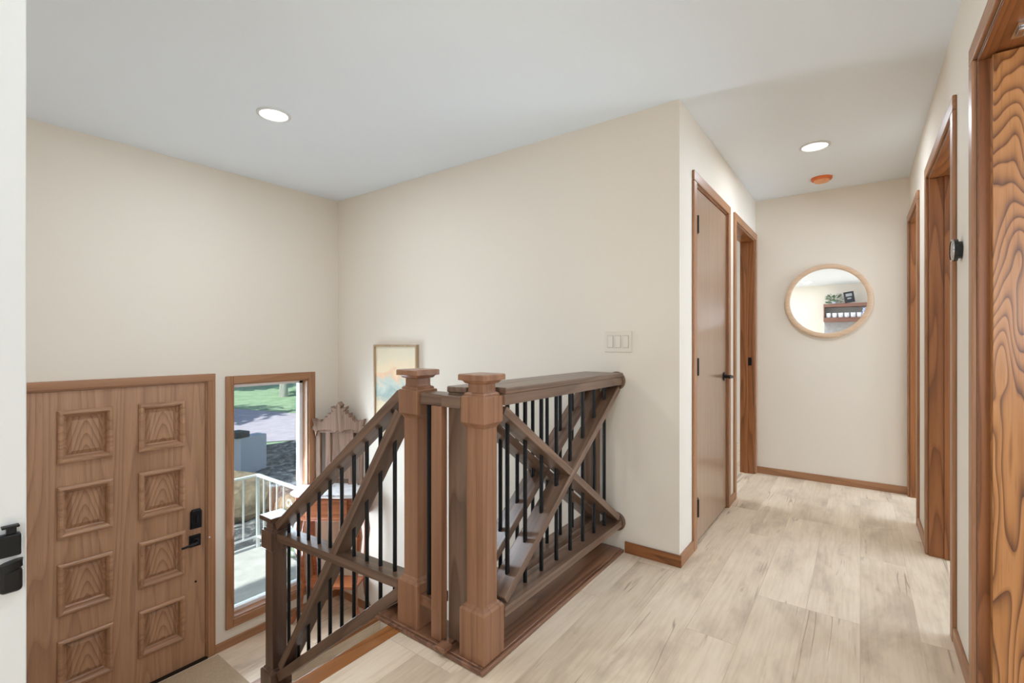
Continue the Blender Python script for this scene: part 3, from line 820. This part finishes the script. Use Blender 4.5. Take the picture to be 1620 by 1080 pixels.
rl = thing('stoop_railing', 'white metal railing with scrollwork round the stoop outside the window', 'railing', (-5.67, 2.69, -1.22))
zr0, zr1 = -1.10, -.385
def bar(name, a, b, w):
    a, b = Vector(a), Vector(b)
    return MB().tube([a, b], w, 6).build(name, 'vinyl', rl, smooth=False)
for x, y in ((-5.67, 2.69), (-4.05, 2.69), (-5.67, 1.4)):
    MB().box(x - .016, x + .016, y - .016, y + .016, -1.22, -.37).build('post', 'vinyl', rl)
MB().box(-5.69, -4.03, 2.668, 2.712, zr1 - .008, zr1 + .018).build('rail', 'vinyl', rl, .004)
MB().box(-5.69, -5.65, 1.38, 2.668, zr1 - .008, zr1 + .018).build('rail', 'vinyl', rl, .004)
MB().box(-5.66, -4.04, 2.68, 2.70, zr0, zr0 + .02).build('rail', 'vinyl', rl)
MB().box(-5.68, -5.66, 1.39, 2.69, zr0, zr0 + .02).build('rail', 'vinyl', rl)
for k in range(1, 11):
    x = -5.67 + 1.62 * k / 11
    if abs(x + 4.9) < .16: continue
    MB().box(x - .008, x + .008, 2.682, 2.698, zr0 + .02, zr1 - .008).build('baluster', 'vinyl', rl)
for k in range(1, 8):
    y = 2.69 - 1.29 * k / 8
    MB().box(-5.678, -5.662, y - .008, y + .008, zr0 + .02, zr1 - .008).build('baluster', 'vinyl', rl)
sc = MB()
for s in (-1, 1):
    pts = []
    for k in range(22):
        a = -PI / 2 + k * .36; r_ = .085 * (1 - k / 30)
        pts.append((-4.9 + s * (.075 - r_ * math.cos(a) * .9), 2.69, -.62 + r_ * math.sin(a) + .003 * k))
    sc.tube(pts, .009, 6)
    sc.tube([(-4.9 + s * .075, 2.69, -.71), (-4.9 - s * .02, 2.69, -.9), (-4.9 - s * .05, 2.69, zr0 + .02)], .009, 6)
sc.build('scrollwork', 'vinyl', rl, smooth=True)

def tree(c, rt, ht, cr, nleaf, seed, label, leaf_group):
    random.seed(seed)
    t = thing('tree', label, 'tree', (c[0], c[1], ZG), 'trees on the lawn')
    MB().tube([(c[0], c[1], ZG - .05), (c[0] + .03, c[1], ZG + 1), (c[0], c[1] + .1, ZG + ht)], [rt * 1.25, rt, rt * .7], 12).build('trunk', 'bark', t, smooth=True)
    mb = MB()
    for k in range(nleaf):
        d = Vector((random.gauss(0, 1), random.gauss(0, 1), random.gauss(0, .7))).normalized() * cr * random.uniform(.35, 1)
        p = Vector((c[0], c[1], ZG + ht + cr * .45)) + Vector((d.x, d.y, d.z * .7))
        u = Vector((random.gauss(0, 1), random.gauss(0, 1), random.gauss(0, .5))).normalized(); w = u.cross(Vector((random.gauss(0, 1), random.gauss(0, 1), random.gauss(0, 1)))).normalized()
        s = random.uniform(.25, .5)
        mb.add([p - u * s, p + w * s * .5, p + u * s, p - w * s * .5], [(0, 1, 2, 3)])
    mb.build('foliage', 'leaf', t)
tree((-22.9, 12.1), .17, 3.4, 2.8, 900, 1, 'slim pale-barked tree standing on the far lawn outside the window', 1)
tree((-19, 3.0), .2, 3.8, 3.0, 900, 2, 'leafy tree on the lawn hidden left of the window view', 1)
tree((-11, 0.5), .16, 3.4, 2.4, 800, 4, 'leafy tree by the drive hidden behind the front door', 1)
tree((-30, 9.5), .2, 4.4, 3.4, 900, 5, 'leafy tree across the drive hidden behind the front door', 1)

# ------------------------------------------------------------------ light
def area(name, loc, rot, sx, sy, e, col=(1, 1, 1)):
    l = bpy.data.lights.new(name, 'AREA'); l.shape = 'RECTANGLE'; l.size = sx; l.size_y = sy; l.energy = e; l.color = col
    o = bpy.data.objects.new(name, l); COL.objects.link(o); o.location = loc; o.rotation_euler = rot
    return o
for x, y in ((-.237, .7), (-2.2, -1.0), (.9, -2.2), (-3.4, -2.3), (-.9, -2.3)):  # unseen lamps without fixtures, added to brighten the near hall and kitchen
    l = bpy.data.lights.new('fill_lamp', 'AREA'); l.shape = 'DISK'; l.size = .16; l.energy = 15; l.color = (.78, .885, 1)
    lo = bpy.data.objects.new('fill_lamp', l); COL.objects.link(lo); lo.location = (x, y, H - .01)
for x, y, e in ((-2.5, 4.3, 40), (1.6, 4.2, 8), (1.9, .9, 10)):  # fixtureless lamps added out of view to light the side rooms
    l = bpy.data.lights.new('room_fill', 'AREA'); l.shape = 'DISK'; l.size = .3; l.energy = e; l.color = (.78, .885, 1)
    lo = bpy.data.objects.new('room_fill', l); COL.objects.link(lo); lo.location = (x, y, H - .02)
# area lights added at unseen kitchen / living windows to fill the rooms
area('fill_east', (2.98, -1.4, 1.35), (0, PI / 2 + .3, 0), 1.6, 1.9, 16, (.73, .855, 1))
area('fill_west', (-4.58, -1.6, 1.25), (0, -PI / 2 - .3, 0), 1.8, 1.9, 162, (.73, .855, 1))
area('fill_rear', (2.0, -3.18, 1.5), (PI / 2 + .3, 0, 0), 1.5, 1.1, 72, (.73, .855, 1))
area('daylight_room', (2.98, 1.9, 1.4), (0, PI / 2 + .1, 0), 1.4, 1.3, 54, (.73, .855, 1))
area('fill_bedroom', (2.98, 4.2, 1.4), (0, PI / 2 + .5, 0), 1.4, 1.4, 145, (.66, .82, 1))  # added fill in an unseen room, tilted up to brighten the hall ceiling
# daylight through the entry window
area('daylight_entry', (XD - .13, 1.918, 0), (0, -PI / 2 - .45, 0), 1.7, .56, 63, (.74, .86, 1))
area('daylight_sill', (XD - .13, 1.918, 0), (0, -PI / 2 + .4, 0), 1.7, .56, 14, (.72, .85, 1))
sun = bpy.data.lights.new('sun', 'SUN'); sun.energy = 7; sun.angle = math.radians(1.0); sun.color = (1, .98, .95)
so = bpy.data.objects.new('sun', sun); COL.objects.link(so)
so.rotation_euler = Vector((-.04, .60, -.78)).to_track_quat('-Z', 'Y').to_euler()

wd = bpy.data.worlds.new('sky'); S.world = wd; wd.use_nodes = True
nt = wd.node_tree; nt.nodes.clear()
out = node(nt, 'ShaderNodeOutputWorld'); bg = node(nt, 'ShaderNodeBackground')
sk = node(nt, 'ShaderNodeTexSky'); sk.sky_type = 'NISHITA'; sk.sun_disc = False
sk.sun_elevation = math.radians(50); sk.sun_rotation = math.radians(190)
nt.links.new(sk.outputs[0], bg.inputs[0]); bg.inputs[1].default_value = .22
nt.links.new(bg.outputs[0], out.inputs[0])

# ------------------------------------------------------------------ camera
cd = bpy.data.cameras.new('camera'); cam = bpy.data.objects.new('camera', cd); COL.objects.link(cam)
cd.sensor_width = 36; cd.lens = 748.3 / 1620 * 36; cd.shift_y = .9 / 1620
cd.clip_start = .02; cd.clip_end = 300
cam.location = (0, 0, 1.173); cam.rotation_euler = (PI / 2, 0, .63465)
S.camera = cam
S.cycles.diffuse_bounces = 8
S.view_settings.view_transform = 'Standard'; S.view_settings.look = 'None'
S.view_settings.gamma = 1; S.view_settings.exposure = -.46; S.view_settings.use_curve_mapping = False
for o in list(bpy.data.objects):
    if '_local' in o: del o['_local']
